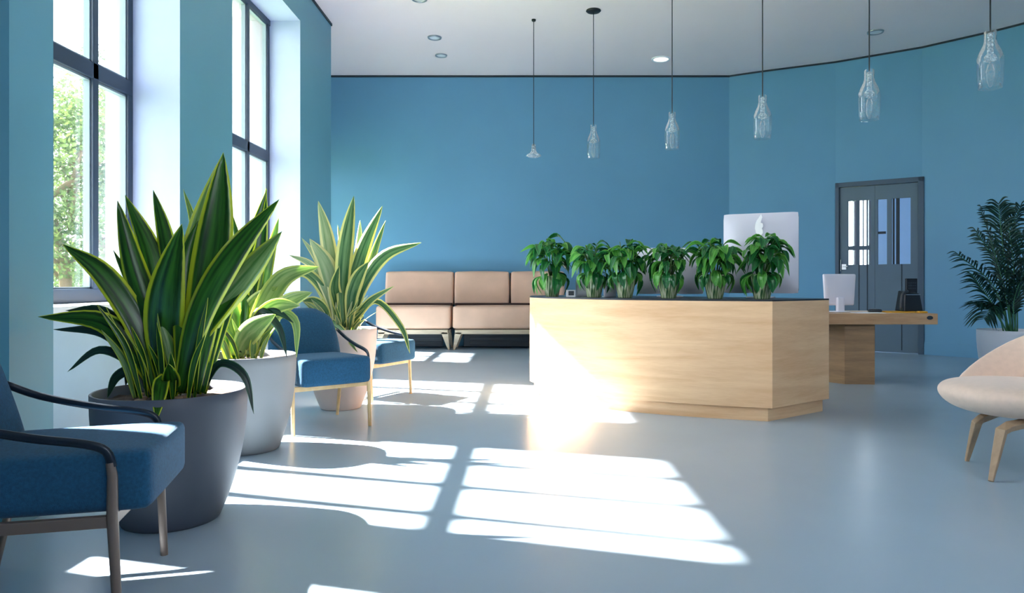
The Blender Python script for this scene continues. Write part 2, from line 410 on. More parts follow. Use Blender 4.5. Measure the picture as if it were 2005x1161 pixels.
# back wall and the alcove at its left end
b = MB(); b.box(-4.4, 3.75, 13.2, 13.4, 0, H)
structure(b.build('wall_back', M['wall']))
b = MB(); b.box(-4.4, -4.2, 10.56, 11.35, 0, H); b.box(-4.4, -4.2, 12.85, 13.2, 0, H); b.box(-4.4, -4.2, 11.35, 12.85, 0, SILL); b.box(-4.4, -4.2, 11.35, 12.85, 3.4, H); b.box(-4.2, XO+.1, 10.36, 10.56, 0, H)
structure(b.build('wall_alcove', [M['wall_left']]))
b = MB(); b.box(-4.46, -4.4, 10.3, 11.35, -.1, H+.3); b.box(-4.46, -4.4, 12.85, 13.5, -.1, H+.3); b.box(-4.46, -4.4, 11.35, 12.85, -.1, SILL-.05); b.box(-4.46, -4.4, 11.35, 12.85, 3.4, H+.3); b.box(-4.46, XO-.04, 10.3, 10.36, -.1, H+.3)
structure(b.build('trim_2', M['render']))
b = MB(); b.box(-4.4, 1.4, -3.2, -3.0, 0, H); b.box(4.8, 8.9, -3.2, -3.0, 0, H); b.box(1.4, 4.8, -3.2, -3.0, 0, 2.2); b.box(1.4, 4.8, -3.2, -3.0, 4.6, H)
structure(b.build('wall_front', M['wall']))
e = bpy.data.objects.new('window_4', None); col.objects.link(e); e.location = (1.4, -3.1, 2.2); structure(e)  # unseen high window, added to fill the room from behind the camera
b = MB()
for k in range(3): b.box(1.7*k-(.05 if k else 0), 1.7*k+(.05 if k < 2 else 0), -.04, .04, 0, 2.4)
b.box(0, 3.4, -.04, .04, 0, .08); b.box(0, 3.4, -.04, .04, 2.32, 2.4)
b.build('window_frame', M['frame'], e)
for k in range(2):
    b = MB(); b.box(1.7*k+.04, 1.7*k+1.66, -.004, .004, .06, 2.34); b.build('glass_pane', M['glass'], e)

# curved right wall with a door opening
DA, DB = Vector((5.35, 12.36)), Vector((6.42, 11.59)); DTOP = 2.82
seg1 = [Vector((p.x, p.y)) for p in catmull([(3.75, 13.2, 0), (4.27, 12.90, 0), (5.35, 12.36, 0)], 8)]
seg2 = [Vector((p.x, p.y)) for p in catmull([(6.42, 11.59, 0), (7.30, 10.56, 0), (7.95, 9.3, 0), (8.35, 7.6, 0), (8.6, 5, 0), (8.7, 1, 0), (8.7, -3.1, 0)], 42)]
def offs(pts, d):
    o = []
    for i, p in enumerate(pts):
        t = (pts[min(i+1, len(pts)-1)]-pts[max(i-1, 0)]).normalized(); o.append(p+Vector((-t.y, t.x))*d)
    return o
def strip(b, pts, d, z0, z1, d0=0):
    A = offs(pts, d0); B = offs(pts, d); n = len(pts)
    vs = [(p.x, p.y, z) for z in (z0, z1) for L in (A, B) for p in L]
    fs = []
    for i in range(n-1):
        fs += [(i, i+1, 2*n+i+1, 2*n+i), (n+i, 3*n+i, 3*n+i+1, n+i+1), (2*n+i, 2*n+i+1, 3*n+i+1, 3*n+i), (i, n+i, n+i+1, i+1)]
    fs += [(0, 2*n, 3*n, n), (n-1, 2*n-1, 4*n-1, 3*n-1)]
    b.add(vs, fs)
b = MB(); strip(b, seg1, .16, 0, H); strip(b, seg2, .16, 0, H); strip(b, [DA, DB], .16, DTOP+.06, H)
structure(b.build('wall_right', M['wall'], angle=25))
b = MB(); strip(b, seg2, -.015, 0, .20); structure(b.build('baseboard_right', M['wall'], angle=25))
b = MB(); strip(b, seg1[:-1], -.015, 0, .20); structure(b.build('baseboard_back_right', M['wall'], angle=25))
b = MB(); b.box(-4.2, 3.74, 13.185, 13.2, 0, .18); structure(b.build('baseboard_back', M['wall']))
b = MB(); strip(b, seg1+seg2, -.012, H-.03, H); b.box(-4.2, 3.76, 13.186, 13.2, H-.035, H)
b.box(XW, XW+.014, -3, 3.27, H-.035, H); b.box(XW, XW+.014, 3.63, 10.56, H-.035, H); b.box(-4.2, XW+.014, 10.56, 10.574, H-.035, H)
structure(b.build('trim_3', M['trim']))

# door
dv = (DB-DA); DW = dv.length; dang = math.atan2(dv.y, dv.x)
de = bpy.data.objects.new('door_1', None); col.objects.link(de); de.location = (DA.x, DA.y, 0); de.rotation_euler = (0, 0, dang); structure(de)
fr = MB()
fr.box(0, .06, -.03, .16, 0, DTOP+.06); fr.box(DW-.055, DW+.03, -.03, .16, 0, DTOP+.06); fr.box(0, DW+.03, -.03, .16, DTOP-.02, DTOP+.06)
fr.build('door_frame', M['door_dark'], de, bevel=.004)
def leaf_panel(name, x0, x1, holes, grooves):
    lb = MB(); z0, z1 = .01, DTOP-.025; hz0, hz1 = 1.47, 2.56
    lb.box(x0, x1, .02, .07, z0, hz0); lb.box(x0, x1, .02, .07, hz1, z1)
    xs = [x0]+[v for h in holes for v in h]+[x1]
    for i in range(0, len(xs), 2): lb.box(xs[i], xs[i+1], .02, .07, hz0, hz1)
    o = lb.build(name, M['door'], de)
    g = MB()
    for x in grooves: g.box(x-.006, x+.006, .012, .021, .05, hz0)
    if grooves: g.build('groove', M['trim'], o)
    for h in holes:
        g = MB(); g.box(h[0], h[1], .042, .047, hz0, hz1); g.build('glass_pane', M['glass'], o)
    return o
l1 = leaf_panel('door_leaf', .062, .615, [(.20, .55)], [.37, .50])
mb = MB()
for x0, x1 in ((.325, .375), (.425, .44), (.485, .50)): mb.box(x0, x1, .025, .065, 1.47, 2.56)
mb.box(.20, .55, .028, .062, 1.72, 1.79); mb.build('muntin', M['door_dark'], l1)
l2 = leaf_panel('door_leaf', .619, DW-.057, [(.66, .80), (.87, 1.15)], [1.02])
mb = MB(); mb.box(.66, .78, .028, .062, 1.98, 2.02); mb.box(.885, .91, .025, .065, 1.47, 2.56); mb.box(.935, .985, .025, .065, 1.47, 2.56); mb.build('muntin', M['trim'], l2)
hd = MB(); hd.box(.10, .17, .005, .02, 1.39, 1.48); hd.tube([(.085, 0, 1.36), (.085, -.02, 1.45), (.085, 0, 1.56)], .008); hd.tube([(.13, .01, 1.44), (.13, -.05, 1.44), (.20, -.05, 1.44)], .009)
hd.build('door_handle', M['steel'], de)
# corridor behind the door with its own window
b = MB()
def wx(b, x0, x1, z0, z1): b.box(x0, x1, 15.0, 15.2, z0, z1)
wx(b, 3.9, 6.05, 0, H); wx(b, 7.28, 12, 0, H); wx(b, 6.05, 7.28, 0, 1.05); wx(b, 6.05, 7.28, 3.4, H)
b.box(3.7, 3.9, 13.4, 15.2, 0, H); b.box(9.4, 9.6, 10.0, 15.2, 0, H)
structure(b.build('wall_corridor', M['corridor']))
e = bpy.data.objects.new('window_6', None); col.objects.link(e); e.location = (6.05, 15.05, 1.05); structure(e)
b = MB(); b.box(0, .06, 0, .08, 0, 2.35); b.box(1.17, 1.23, 0, .08, 0, 2.35); b.box(0, 1.23, 0, .08, 0, .06); b.box(0, 1.23, 0, .08, 2.29, 2.35); b.box(.86, .92, 0, .08, 0, 2.35)
b.build('window_frame', M['frame'], e); b = MB(); b.box(.03, 1.2, .03, .036, .03, 2.32); b.build('glass_pane', M['glass'], e)

# outside
b = MB(); b.box(-70, -4.5, -40, 80, -.5, -.12); b.box(-4.5, 40, 16.6, 80, -.5, -.12); b.box(-4.5, XO-.04, -10, 10.3, -.5, -.12)
structure(b.build('ground', M['grass']))

def tree(x, y, h, r, n, seed, label):
    rnd = random.Random(seed)
    t = thing('tree', label, 'tree', (x, y, -.12), 0, None)
    b = MB(); pts = [Vector((rnd.uniform(-.12, .12)*k, rnd.uniform(-.12, .12)*k, h*.8*k/6)) for k in range(7)]
    b.tube(pts, [.14*(1-k/8) for k in range(7)], 8)
    for k in range(10):
        a = rnd.uniform(0, 2*PI); z = h*rnd.uniform(.2, .7); p = Vector((0, 0, z))
        q = p+Vector((math.cos(a), math.sin(a), .8))*r*rnd.uniform(.4, .7); b.tube([p, (p+q)/2+Vector((0, 0, .05)), q], [.05, .035, .015], 6)
    b.build('trunk', M['bark'], t, smooth=True)
    b = MB(); uv = []
    cl = [(Vector((rnd.gauss(0, r*.42), rnd.gauss(0, r*.42), h*rnd.uniform(.14, .93))), rnd.uniform(.35, .62)) for _ in range(46)]
    for i in range(n):
        c, cr = rnd.choice(cl)
        d = Vector((rnd.gauss(0, 1), rnd.gauss(0, 1), rnd.gauss(0, 1))).normalized()
        p = c+d*cr*rnd.uniform(.75, 1.1)
        L = rnd.uniform(.07, .12); a = Vector((rnd.gauss(0, 1), rnd.gauss(0, 1), rnd.gauss(0, .6))).normalized()
        s = a.cross(d).normalized() if abs(a.dot(d)) < .95 else Vector((1, 0, 0))
        b.add([p, p+a*L*.5+s*L*.3, p+a*L, p+a*L*.5-s*L*.3], [(0, 1, 2, 3)]); uv += [(.5, 0), (1, .5), (.5, 1), (0, .5)]
    b.uv = uv; o = b.build('crown', M['tree'], t)
    return t
tree(-8.5, 13.3, 5.3, 1.2, 9000, 3, 'leafy tree outside the first window, left of the mullion')
tree(-11.3, 18.8, 8.0, 1.2, 9000, 5, 'taller leafy tree outside the first window, between mullion and pale jamb')
tree(-14.6, 22.0, 4.2, 1.2, 5000, 8, 'low leafy tree at the left edge of the first window')

# ------------------------------------------------------------------ reception desk
DZ = 1.015
front = [(.04, 7.6), (.20, 7.15), (.44, 6.84), (.70, 6.55), (.96, 6.36), (1.47, 6.12), (2.04, 5.92)]
fc = [Vector((p.x, p.y)) for p in catmull([(x, y, 0) for x, y in front], 40)]
desk = thing('reception_desk', 'large curved reception desk in light wood with dark top, in the middle of the room', 'desk', (0, 0, 0))
def inset(pts, d): return offs(pts, d)
poly = fc+[Vector((2.72, 6.42)), Vector((1.9, 7.35)), Vector((1.0, 8.1)), Vector((.35, 8.3)), Vector((.06, 8.0))]
b = MB(); b.prism([tuple(p) for p in poly], .115, DZ-.014); b.build('desk_body', M['desk'], desk, angle=30)
cen = Vector((1.35, 7.1))
pol2 = [cen+(p-cen)*.965 for p in poly]
b = MB(); b.prism([tuple(p) for p in pol2], 0, .116); b.build('plinth', M['desk'], desk, angle=30)
b = MB(); b.prism([tuple(p) for p in poly], DZ-.014, DZ); b.build('counter_top', M['black_top'], desk)

# monitors on the desk
def big_monitor(name, label, c, ang, W, Hh, z0, logo, mt, thick=.03):
    t = thing(name, label, 'monitor', (c[0], c[1], DZ), ang)
    b = MB(); n = 14
    # back shell, bulging towards the camera (local -y)
    def shell(p):
        return p
    vs = []; fs = []
    for i in range(n+1):
        for j in range(n+1):
            u = i/n*2-1; v = j/n*2-1
            d = .055*(1-abs(u)**4)*(1-abs(v)**4)
            cx = u*W/2; cz = v*Hh/2
            r = .014; # rounded corners
            qx = max(abs(cx)-(W/2-r), 0); qz = max(abs(cz)-(Hh/2-r), 0)
            if qx > 0 and qz > 0:
                q = math.hypot(qx, qz)
                if q > r: cx -= math.copysign(qx*(1-r/q), cx); cz -= math.copysign(qz*(1-r/q), cz)
            vs.append((cx, -d-.01, z0+Hh/2+cz))
    for i in range(n):
        for j in range(n): fs.append((i*(n+1)+j, (i+1)*(n+1)+j, (i+1)*(n+1)+j+1, i*(n+1)+j+1))
    b.add(vs, fs); b.build('back_shell', mt, t, smooth=True)
    b = MB(); b.box(-W/2+.03, W/2-.001, -.0095, thick, z0+.022, z0+Hh-.022); b.build('bezel', M['black'], t, bevel=.008)
    b = MB(); b.box(-W/2+.02, W/2-.02, thick, thick+.002, z0+.02, z0+Hh-.02); b.build('screen', M['screen_off'], t)
    b = MB(); b.rbox(.24, .20, .014, .006, (0, .02, .007), 4); b.tube([(0, .0, .01), (0, -.01, z0+.1), (0, -.012, z0+Hh*.4)], .03, 10, flat=(1.6, .3)); b.build('stand', mt, t, smooth=True, merge=True)
    if logo:
        out = [(0, .5), (.10, .62), (.16, .80), (.10, .98), (.02, .86), (-.06, .74), (-.17, .6), (-.25, .38), (-.27, .12), (-.20, -.15), (-.06, -.32), (.10, -.30), (.22, -.18), (.20, 0), (.14, .10), (.22, .26), (.19, .42)]
        cxy = [(x*.15, y*.15) for x, y in out]; seq = cxy[2:]+cxy[:2]
        k = len(seq); m_ = (.0, .02); zc = z0+Hh*.78
        b = MB(); yy = -.0665
        b.add([(x, yy, zc+z) for x, z in seq]+[(x, yy+.006, zc+z) for x, z in seq]+[(m_[0], yy, zc+m_[1])],
              [(i, (i+1) % k, 2*k) for i in range(k)]+[(i, k+i, k+(i+1) % k, (i+1) % k) for i in range(k)])
        b.build('logo', M['logo'], t, merge=True)
    return t
big_monitor('monitor', 'tall silver monitor with white logo on its back, behind the rightmost desk plants', (2.17, 6.62), math.radians(-26), .665, .74, .045, True, M['alu'])
big_monitor('monitor', 'wide low silver-white monitor seen from behind between the middle desk plants', (1.44, 7.15), math.radians(-3), .66, .46, .03, False, M['white_plastic'])
# white paper trays between the plants at the left
def tray(x, y, w_, h_, label, group):
    t = thing('document_holder', label, 'document holder', (x, y, DZ), 0, group)
    b = MB(); b.rbox(w_, .02, h_, .008, (0, 0, h_/2+.004), 4); b.build('back_panel', M['white_plastic'], t, smooth=True, merge=True)
    b = MB(); b.box(-w_/2, w_/2, -.0, .14, 0, .008); b.build('base', M['white_plastic'], t)
    b = MB(); b.box(-w_/2+.012, w_/2-.012, .012, .05, .008, h_*.8); b.build('papers', M['paper'], t)
tray(.59, 7.42, .15, .17, 'white upright panel behind the second desk plant from the left', None)
tray(.84, 7.15, .13, .17, 'white upright panel between second and third desk plants', None)
b = MB(); b.box(-.045, .045, -.03, .03, 0, .07); b.box(-.025, .03, -.032, -.03, .015, .06, 1)
tag(b.build('card_box', [M['paper'], M['darkgrey']], loc=(.45, 7.20, DZ), bevel=.003), 'small cream box with a dark square beside the leftmost desk plant', 'box')

# ------------------------------------------------------------------ plants
def leaf_mesh(pts, wid, view, twist=0, fold=.22, n=18, prof=None, taper=.45):
    P = catmull(pts, n); b = MB(); uv = []
    for k, p in enumerate(P):
        t = k/n
        T = (P[min(k+1, n)]-P[max(k-1, 0)]).normalized()
        s = T.cross(view).normalized(); nrm = s.cross(T).normalized()
        a = twist*(1-.6*t)
        s2 = s*math.cos(a)+nrm*math.sin(a); n2 = s2.cross(T).normalized()
        if prof: w_ = prof(t)
        else:
            w_ = taper+(1-taper)*math.sin(min(t/.5, 1)*PI/2) if t < .5 else max(0, math.cos((t-.5)/.5*PI/2))**.85
        w_ = wid*w_/2
        for q in (-1, -.55, 0, .55, 1):
            b.v.append(p+s2*w_*q+n2*fold*w_*(q*q)); uv.append(((q+1)/2, t))
    for k in range(n):
        for q in range(4): b.f.append((k*5+q, k*5+q+1, k*5+q+6, k*5+q+5)); b.mi.append(0)
    b.uv = uv
    return b
def thick(o, t=.003):
    s = o.modifiers.new('thickness', 'SOLIDIFY'); s.thickness = t; s.offset = 0
    return o

def pot_mesh(r1, r0, h, wall=.012, curve=.35):
    pr = [(0, 0), (r0*.96, 0), (r0, .012)]
    for k in range(1, 13):
        t = k/12; pr.append((r0+(r1-r0)*(1-(1-t)**2.2), .012+(h-.012)*t))
    pr += [(r1-wall*.3, h+.003), (r1-wall, h), (r1-wall-.004, h-.09)]
    b = MB(); b.lathe(pr, 56); return b
def soil_mesh(r, z, seed=1):
    b = MB(); n = 40; rings = 9; vs = [(0, 0, z+.02)]; rnd = random.Random(seed)
    for i in range(1, rings+1):
        for k in range(n):
            a = 2*PI*k/n; rr = r*i/rings
            vs.append((rr*math.cos(a), rr*math.sin(a), z+.03*noise.noise(Vector((rr*math.cos(a)*14, rr*math.sin(a)*14, seed)))+rnd.uniform(-.005, .005)))
    fs = [(0, 1+k, 1+(k+1) % n) for k in range(n)]+[(1+i*n+k, 1+(i+1)*n+k, 1+(i+1)*n+(k+1) % n, 1+i*n+(k+1) % n) for i in range(rings-1) for k in range(n)]
    b.add(vs, fs); return b
def potted(name, label, c, r1, r0, h, pm, seed):
    t = thing(name, label, 'potted plant', (c[0], c[1], 0))
    pot_mesh(r1, r0, h).build('pot', pm, t, smooth=True)
    soil_mesh(r1-.012, h-.045, seed).build('soil', M['soil'], t, smooth=True)
    return t
def traced(plant, D, leaves, seed, spread=.22, base_sc=1.0):
    """leaves: (material, width px, [points px from soil to tip], depth offset of the tip or None)"""
    rnd = random.Random(seed); loc = plant.location
    for (mk, wpx, pts, dz) in leaves:
        d = dz if dz is not None else rnd.uniform(-spread, spread)
        P = []; b0 = rnd.uniform(-.06, .06)
        for i, (x, y) in enumerate(pts):
            t = i/(len(pts)-1); P.append(at(x, y, D+b0*(1-t)+d*t**1.2)-loc)
        mid = P[len(P)//2]+loc; view = (Vector((0, 0, CAMZ))-mid).normalized()
        m_ = leaf_mesh(P, wpx*D/F*1.08, view, rnd.uniform(-.35, .35), rnd.uniform(.15, .4)*rnd.choice((-1, 1)))
        thick(m_.build('leaf', M[mk], plant, smooth=True), .004)
def filler(plant, n, seed, r, z, hmin, hmax, wid, mats, lean=.5, arch=0.0, view=None):
    rnd = random.Random(seed)
    for i in range(n):
        a = rnd.uniform(0, 2*PI); rr = r*math.sqrt(rnd.random())*.8
        p0 = Vector((rr*math.cos(a), rr*math.sin(a), z)); h = rnd.uniform(hmin, hmax); ln = rnd.uniform(.1, lean)*h
        a2 = a+rnd.uniform(-.5, .5); d = Vector((math.cos(a2), math.sin(a2), 0))
        p1 = p0+d*ln*.35+Vector((0, 0, h*.55)); p2 = p0+d*ln+Vector((0, 0, h*(1-arch*rnd.random())))
        v = Vector((d.x, d.y, -.1)).normalized() if rnd.random() < .5 else Vector((0.3, -1, .1)).normalized()
        m_ = leaf_mesh([p0, p1, p2], rnd.uniform(.6, 1.1)*wid, v, rnd.uniform(-.3, .3), rnd.uniform(.1, .4))
        thick(m_.build('leaf', M[rnd.choice(mats)], plant, smooth=True), .003)

P1 = potted('snake_plant', 'large snake plant with yellow edged leaves in charcoal pot behind the nearest blue chair', (-1.735, 3.50), .348, .225, .63, M['pot_dark'], 1)
L1 = [
 ('leafA2', 52, [(368, 770), (372, 640), (388, 470), (437, 300)], .10),
 ('leafA', 66, [(378, 770), (400, 600), (424, 440), (437, 298)], .02),
 ('leafA', 66, [(335, 768), (322, 660), (328, 560), (356, 438)], -.18),
 ('leafA', 44, [(322, 765), (300, 640), (262, 520), (230, 393)], -.02),
 ('leafA', 46, [(330, 765), (322, 640), (298, 500), (245, 382)], .10),
 ('leafA', 34, [(345, 765), (345, 600), (325, 470), (300, 372)], .16),
 ('leafA', 44, [(305, 770), (275, 650), (205, 540), (122, 478)], -.10),
 ('leafA', 40, [(312, 775), (275, 700), (200, 630), (75, 620)], -.12),
 ('leafD', 22, [(300, 772), (270, 690), (205, 612), (128, 608)], -.02),
 ('leafD', 22, [(305, 772), (262, 700), (200, 650), (105, 645)], .05),
 ('leafD', 16, [(300, 775), (262, 715), (195, 685), (132, 728)], -.04),
 ('leafA', 48, [(352, 768), (390, 620), (455, 500), (547, 390)], -.20),
 ('leafA2', 50, [(360, 768), (400, 640), (480, 540), (552, 453)], -.12),
 ('leafA', 40, [(350, 768), (372, 680), (440, 590), (545, 470)], -.02),
 ('leafA', 24, [(400, 765), (440, 620), (488, 480), (523, 370)], .22),
 ('leafA2', 16, [(372, 765), (385, 600), (380, 450), (359, 370)], .22),
 ('leafA', 34, [(355, 765), (358, 620), (365, 510), (388, 432)], .02),
 ('leafA', 26, [(325, 772), (318, 745), (312, 775), (306, 823)], -.40),
 ('leafA', 30, [(335, 785), (336, 760), (334, 738), (330, 712)], -.20),
 ('leafD', 15, [(395, 768), (430, 712), (478, 735), (497, 810)], .0),
 ('leafD', 18, [(300, 775), (262, 728), (228, 738), (210, 780)], -.02),
 ('leafD', 12, [(300, 770), (275, 735), (252, 730), (246, 755)], .06),
 ('leafA', 28, [(395, 768), (410, 680), (430, 610), (458, 560)], .10),
 ('leafA', 24, [(385, 768), (400, 690), (412, 640), (428, 590)], -.02),
 ('leafA', 30, [(330, 768), (310, 690), (280, 600), (222, 490)], .12),
 ('leafA2', 22, [(345, 768), (335, 700), (318, 640), (290, 590)], -.06),
]
traced(P1, 3.50, L1, 11)
filler(P1, 26, 4, .20, .60, .22, .5, .035, ['leafA', 'leafA', 'leafA2'], .45)
rnd = random.Random(9)
for i in range(6):
    a = rnd.uniform(0, 2*PI); rr = rnd.uniform(.12, .28); b = MB(); s_ = rnd.uniform(.012, .03)
    b.rbox(s_*2, s_*1.5, s_, s_*.48, (0, 0, 0), 6); b.build('pebble', M['pebble'], P1, smooth=True, merge=True, loc=(rr*math.cos(a), rr*math.sin(a), .602))

P2 = potted('agave_plant', 'broad pale-leaved plant in tall grey pot, between charcoal pot and second blue armchair', (-1.95, 4.97), .338, .225, .655, M['pot_grey'], 2)
L2 = [
 ('leafB', 38, [(490, 695), (510, 620), (555, 545), (625, 522)], .15),
 ('leafB', 34, [(488, 695), (520, 630), (565, 590), (612, 572)], -.05),
 ('leafB', 34, [(480, 695), (500, 640), (540, 600), (588, 598)], -.12),
 ('leafB', 36, [(475, 695), (480, 640), (505, 590), (545, 560)], .05),
 ('leafA', 24, [(485, 695), (498, 580), (512, 470), (521, 368)], .15),
 ('leafA2', 22, [(488, 695), (508, 600), (528, 500), (546, 425)], .2),
 ('leafB', 36, [(468, 695), (460, 640), (448, 590), (470, 545)], -.1),
 ('leafB', 40, [(465, 698), (478, 665), (500, 640), (540, 615)], -.2),
 ('leafB', 18, [(478, 695), (515, 615), (575, 625), (581, 700)], -.05),
 ('leafD', 14, [(478, 690), (505, 610), (545, 640), (562, 700)], -.18),
 ('leafD', 14, [(472, 690), (500, 620), (540, 610), (575, 632)], -.1),
 ('leafA', 20, [(470, 695), (480, 600), (470, 500), (455, 420)], .2),
 ('leafB', 28, [(460, 695), (445, 640), (430, 600), (415, 585)], .0),
 ('leafA2', 22, [(495, 695), (515, 650), (530, 620), (535, 585)], .1),
]
traced(P2, 4.95, L2, 21)
filler(P2, 18, 5, .18, .62, .15, .38, .05, ['leafB', 'leafA', 'leafA2'], .8)

P3 = potted('striped_agave', 'spiky striped agave in blush pink pot between the two far blue armchairs', (-1.715, 6.62), .328, .185, .735, M['pot_pink'], 3)
L3 = [
 ('leafC', 30, [(674, 640), (672, 540), (680, 460), (693, 383)], -.10),
 ('leafC2', 28, [(660, 640), (652, 540), (640, 460), (623, 393)], .12),
 ('leafC2', 16, [(655, 640), (645, 540), (634, 470), (624, 410)], .16),
 ('leafC', 28, [(682, 640), (690, 560), (714, 480), (749, 403)], .05),
 ('leafC', 14, [(688, 640), (716, 550), (734, 490), (755, 432)], .12),
 ('leafC2', 15, [(676, 640), (696, 540), (703, 480), (705, 431)], .2),
 ('leafC2', 11, [(665, 640), (668, 540), (668, 490), (661, 440)], .2),
 ('leafC', 24, [(686, 640), (710, 560), (755, 500), (825, 475)], .0),
 ('leafC2', 15, [(660, 640), (646, 570), (622, 510), (590, 465)], .05),
 ('leafC2', 36, [(666, 640), (655, 580), (636, 515), (606, 467)], -.12),
 ('leafC2', 16, [(658, 640), (640, 575), (610, 520), (565, 499)], .0),
 ('leafC', 20, [(658, 640), (640, 580), (600, 535), (548, 545)], -.1),
 ('leafC', 16, [(650, 640), (636, 605), (614, 588), (590, 590)], -.16),
 ('leafC', 12, [(690, 640), (735, 590), (785, 640), (803, 692)], .1),
 ('leafC', 14, [(684, 640), (706, 610), (730, 585), (772, 560)], -.15),
 ('leafC', 26, [(684, 640), (688, 580), (702, 540), (722, 512)], -.2),
 ('leafC', 22, [(668, 640), (660, 590), (655, 560), (664, 520)], -.22),
 ('leafC2', 20, [(670, 640), (648, 600), (625, 560), (600, 545)], .15),
 ('leafC', 13, [(666, 645), (650, 630), (672, 650), (700, 690)], -.33),
]
traced(P3, 6.6, L3, 31, .2)
filler(P3, 40, 6, .20, .70, .12, .36, .035, ['leafC', 'leafC', 'leafC2'], 1.1)
rnd = random.Random(19)
for i in range(9):
    a = rnd.uniform(0, 2*PI); rr = rnd.uniform(.12, .28); b = MB(); s_ = rnd.uniform(.02, .04)
    b.rbox(s_*2, s_*1.5, s_, s_*.48, (0, 0, 0), 5); b.build('pebble', M['pebble_white'], P3, smooth=True, merge=True, loc=(rr*math.cos(a), rr*math.sin(a), .715))

# six bushy plants in glazed pots along the counter
def ovate(t): return (math.sin(min(1, t*1.35+.02)*PI*.5)**.8)*(1-t**3.2) if t < 1 else 0
leafm = []
for i, (L, W_, dr) in enumerate(((.15, .085, .04), (.13, .065, .06), (.16, .08, .07), (.11, .07, .02))):
    b = leaf_mesh([(0, 0, 0), (L*.5, 0, .02), (L, 0, -dr)], W_, Vector((0, 0, 1)), 0, .3, 8, ovate)
    for k, mk in enumerate(('desk_leaf', 'desk_leaf2')):
        o = b.build('leaf_shape', M[mk]); leafm.append(o.data); bpy.data.objects.remove(o)
names6 = ['leftmost of the six bushy desk plants, leaning over the desk end',
          'second bushy desk plant from the left, one long leaf rising to the right',
          'third bushy desk plant from the left in a pale striped pot',
          'fourth bushy desk plant from the left, in front of the wide low monitor',
          'fifth bushy desk plant from the left, at the left edge of the tall monitor',
          'rightmost bushy desk plant, in front of the tall silver monitor with logo']
dps = [(1081, 7.36, 1.22, -.02), (1163, 6.95, 1.0, -.02), (1224, 6.72, 1.05, 0), (1309, 6.52, .95, 0), (1400, 6.38, 1.05, .0), (1492, 6.22, 1.08, .02)]
for i, (px_, D, s_, lx) in enumerate(dps):
    rnd = random.Random(100+i); X = (px_-PX)*D/F
    t = thing('bushy_desk_plant', names6[i], 'potted plant', (X, D, DZ), 0, 'bushy green plants along the reception desk')
    hp = .21; pr = [(0, 0), (.062, 0), (.068, .008), (.088, hp*.5), (.103, hp), (.097, hp+.004), (.092, hp-.02)]
    b = MB(); b.lathe(pr, 32); b.build('pot', M['glazed'], t, smooth=True)
    soil_mesh(.093, hp-.02, 40+i).build('soil', M['soil'], t, smooth=True)
    stems = []
    b = MB()
    for k in range(9):
        a = 2*PI*k/9+rnd.uniform(-.3, .3); rr = rnd.uniform(.03, .20)
        tip = Vector((rr*math.cos(a)+lx*2, rr*math.sin(a), hp+(.33-rr*.75+rnd.uniform(-.03, .02))*s_)); base = Vector((rr*.2*math.cos(a), rr*.2*math.sin(a), hp-.02))
        m_ = (base+tip)/2+Vector((0, 0, .05)); b.tube([base, m_, tip], [.007, .006, .004], 6); stems.append((base, m_, tip))
    b.build('stem', M['stem'], t, smooth=True)
    N = 90
    for k in range(N):
        me = rnd.choice(leafm)
        o = bpy.data.objects.new('leaf', me); col.objects.link(o); o.parent = t
        q = rnd.uniform(.9, 1.25)*s_
        if k < 16:      # leaves hanging down around the pot
            a = 2*PI*k/16+rnd.uniform(-.2, .2); p = Vector((.085*math.cos(a), .085*math.sin(a), hp+rnd.uniform(.0, .05))); pitch = rnd.uniform(.8, 1.15)
        else:
            st = rnd.choice(stems); u = rnd.uniform(.3, 1); p = st[0]*(1-u)**2+st[1]*2*u*(1-u)+st[2]*u*u
            a = rnd.uniform(0, 2*PI) if u > .85 else math.atan2(p.y, p.x-lx)+rnd.gauss(0, .7)
            pitch = rnd.uniform(-.35, .35) if u > .6 else rnd.uniform(.0, .6)
            q *= 1.05
        o.location = p; o.rotation_euler = (rnd.uniform(-.4, .4), pitch, a); o.scale = (q, q, q)

# palm in a white pot
P4 = potted('palm_plant', 'dark green feathery palm in a tall white pot by the right wall', (6.08, 9.0), .352, .29, .565, M['pot_white'], 4)
def frond(pl, base, mid, tip, L, n, seed):
    rnd = random.Random(seed); C = catmull([base, mid, tip], 30)
    s = MB(); s.tube(C, [.009*(1-.8*k/30) for k in range(31)], 6); st = s.build('frond', M['palm_stem'], pl, smooth=True)
    b = MB(); uv = []
    for k in range(9, 31):
        T = (C[min(k+1, 30)]-C[k-1]).normalized(); S = T.cross(Vector((0, 0, 1)))
        if S.length < .1: S = T.cross(Vector((0, 1, 0)))
        S.normalize(); U = S.cross(T).normalized()
        f = math.sin((k-6)/25*PI)**.55 if k < 30 else .5
        for sg in (-1, 1):
            ln = L*f*rnd.uniform(.85, 1.1); d = (S*sg*rnd.uniform(.55, .8)+T*rnd.uniform(.6, .8)+U*rnd.uniform(-.1, .2)).normalized()
            q = leaf_mesh([C[k], C[k]+d*ln*.5+U*.015, C[k]+d*ln+Vector((0, 0, -.30*ln))], .024, U, 0, .5, 6)
            o_ = len(b.v); b.v += q.v; b.f += [tuple(i+o_ for i in f_) for f_ in q.f]; b.mi += q.mi; uv += q.uv
    b.uv = uv; b.build('leaflet', M['palm'], st, smooth=True)
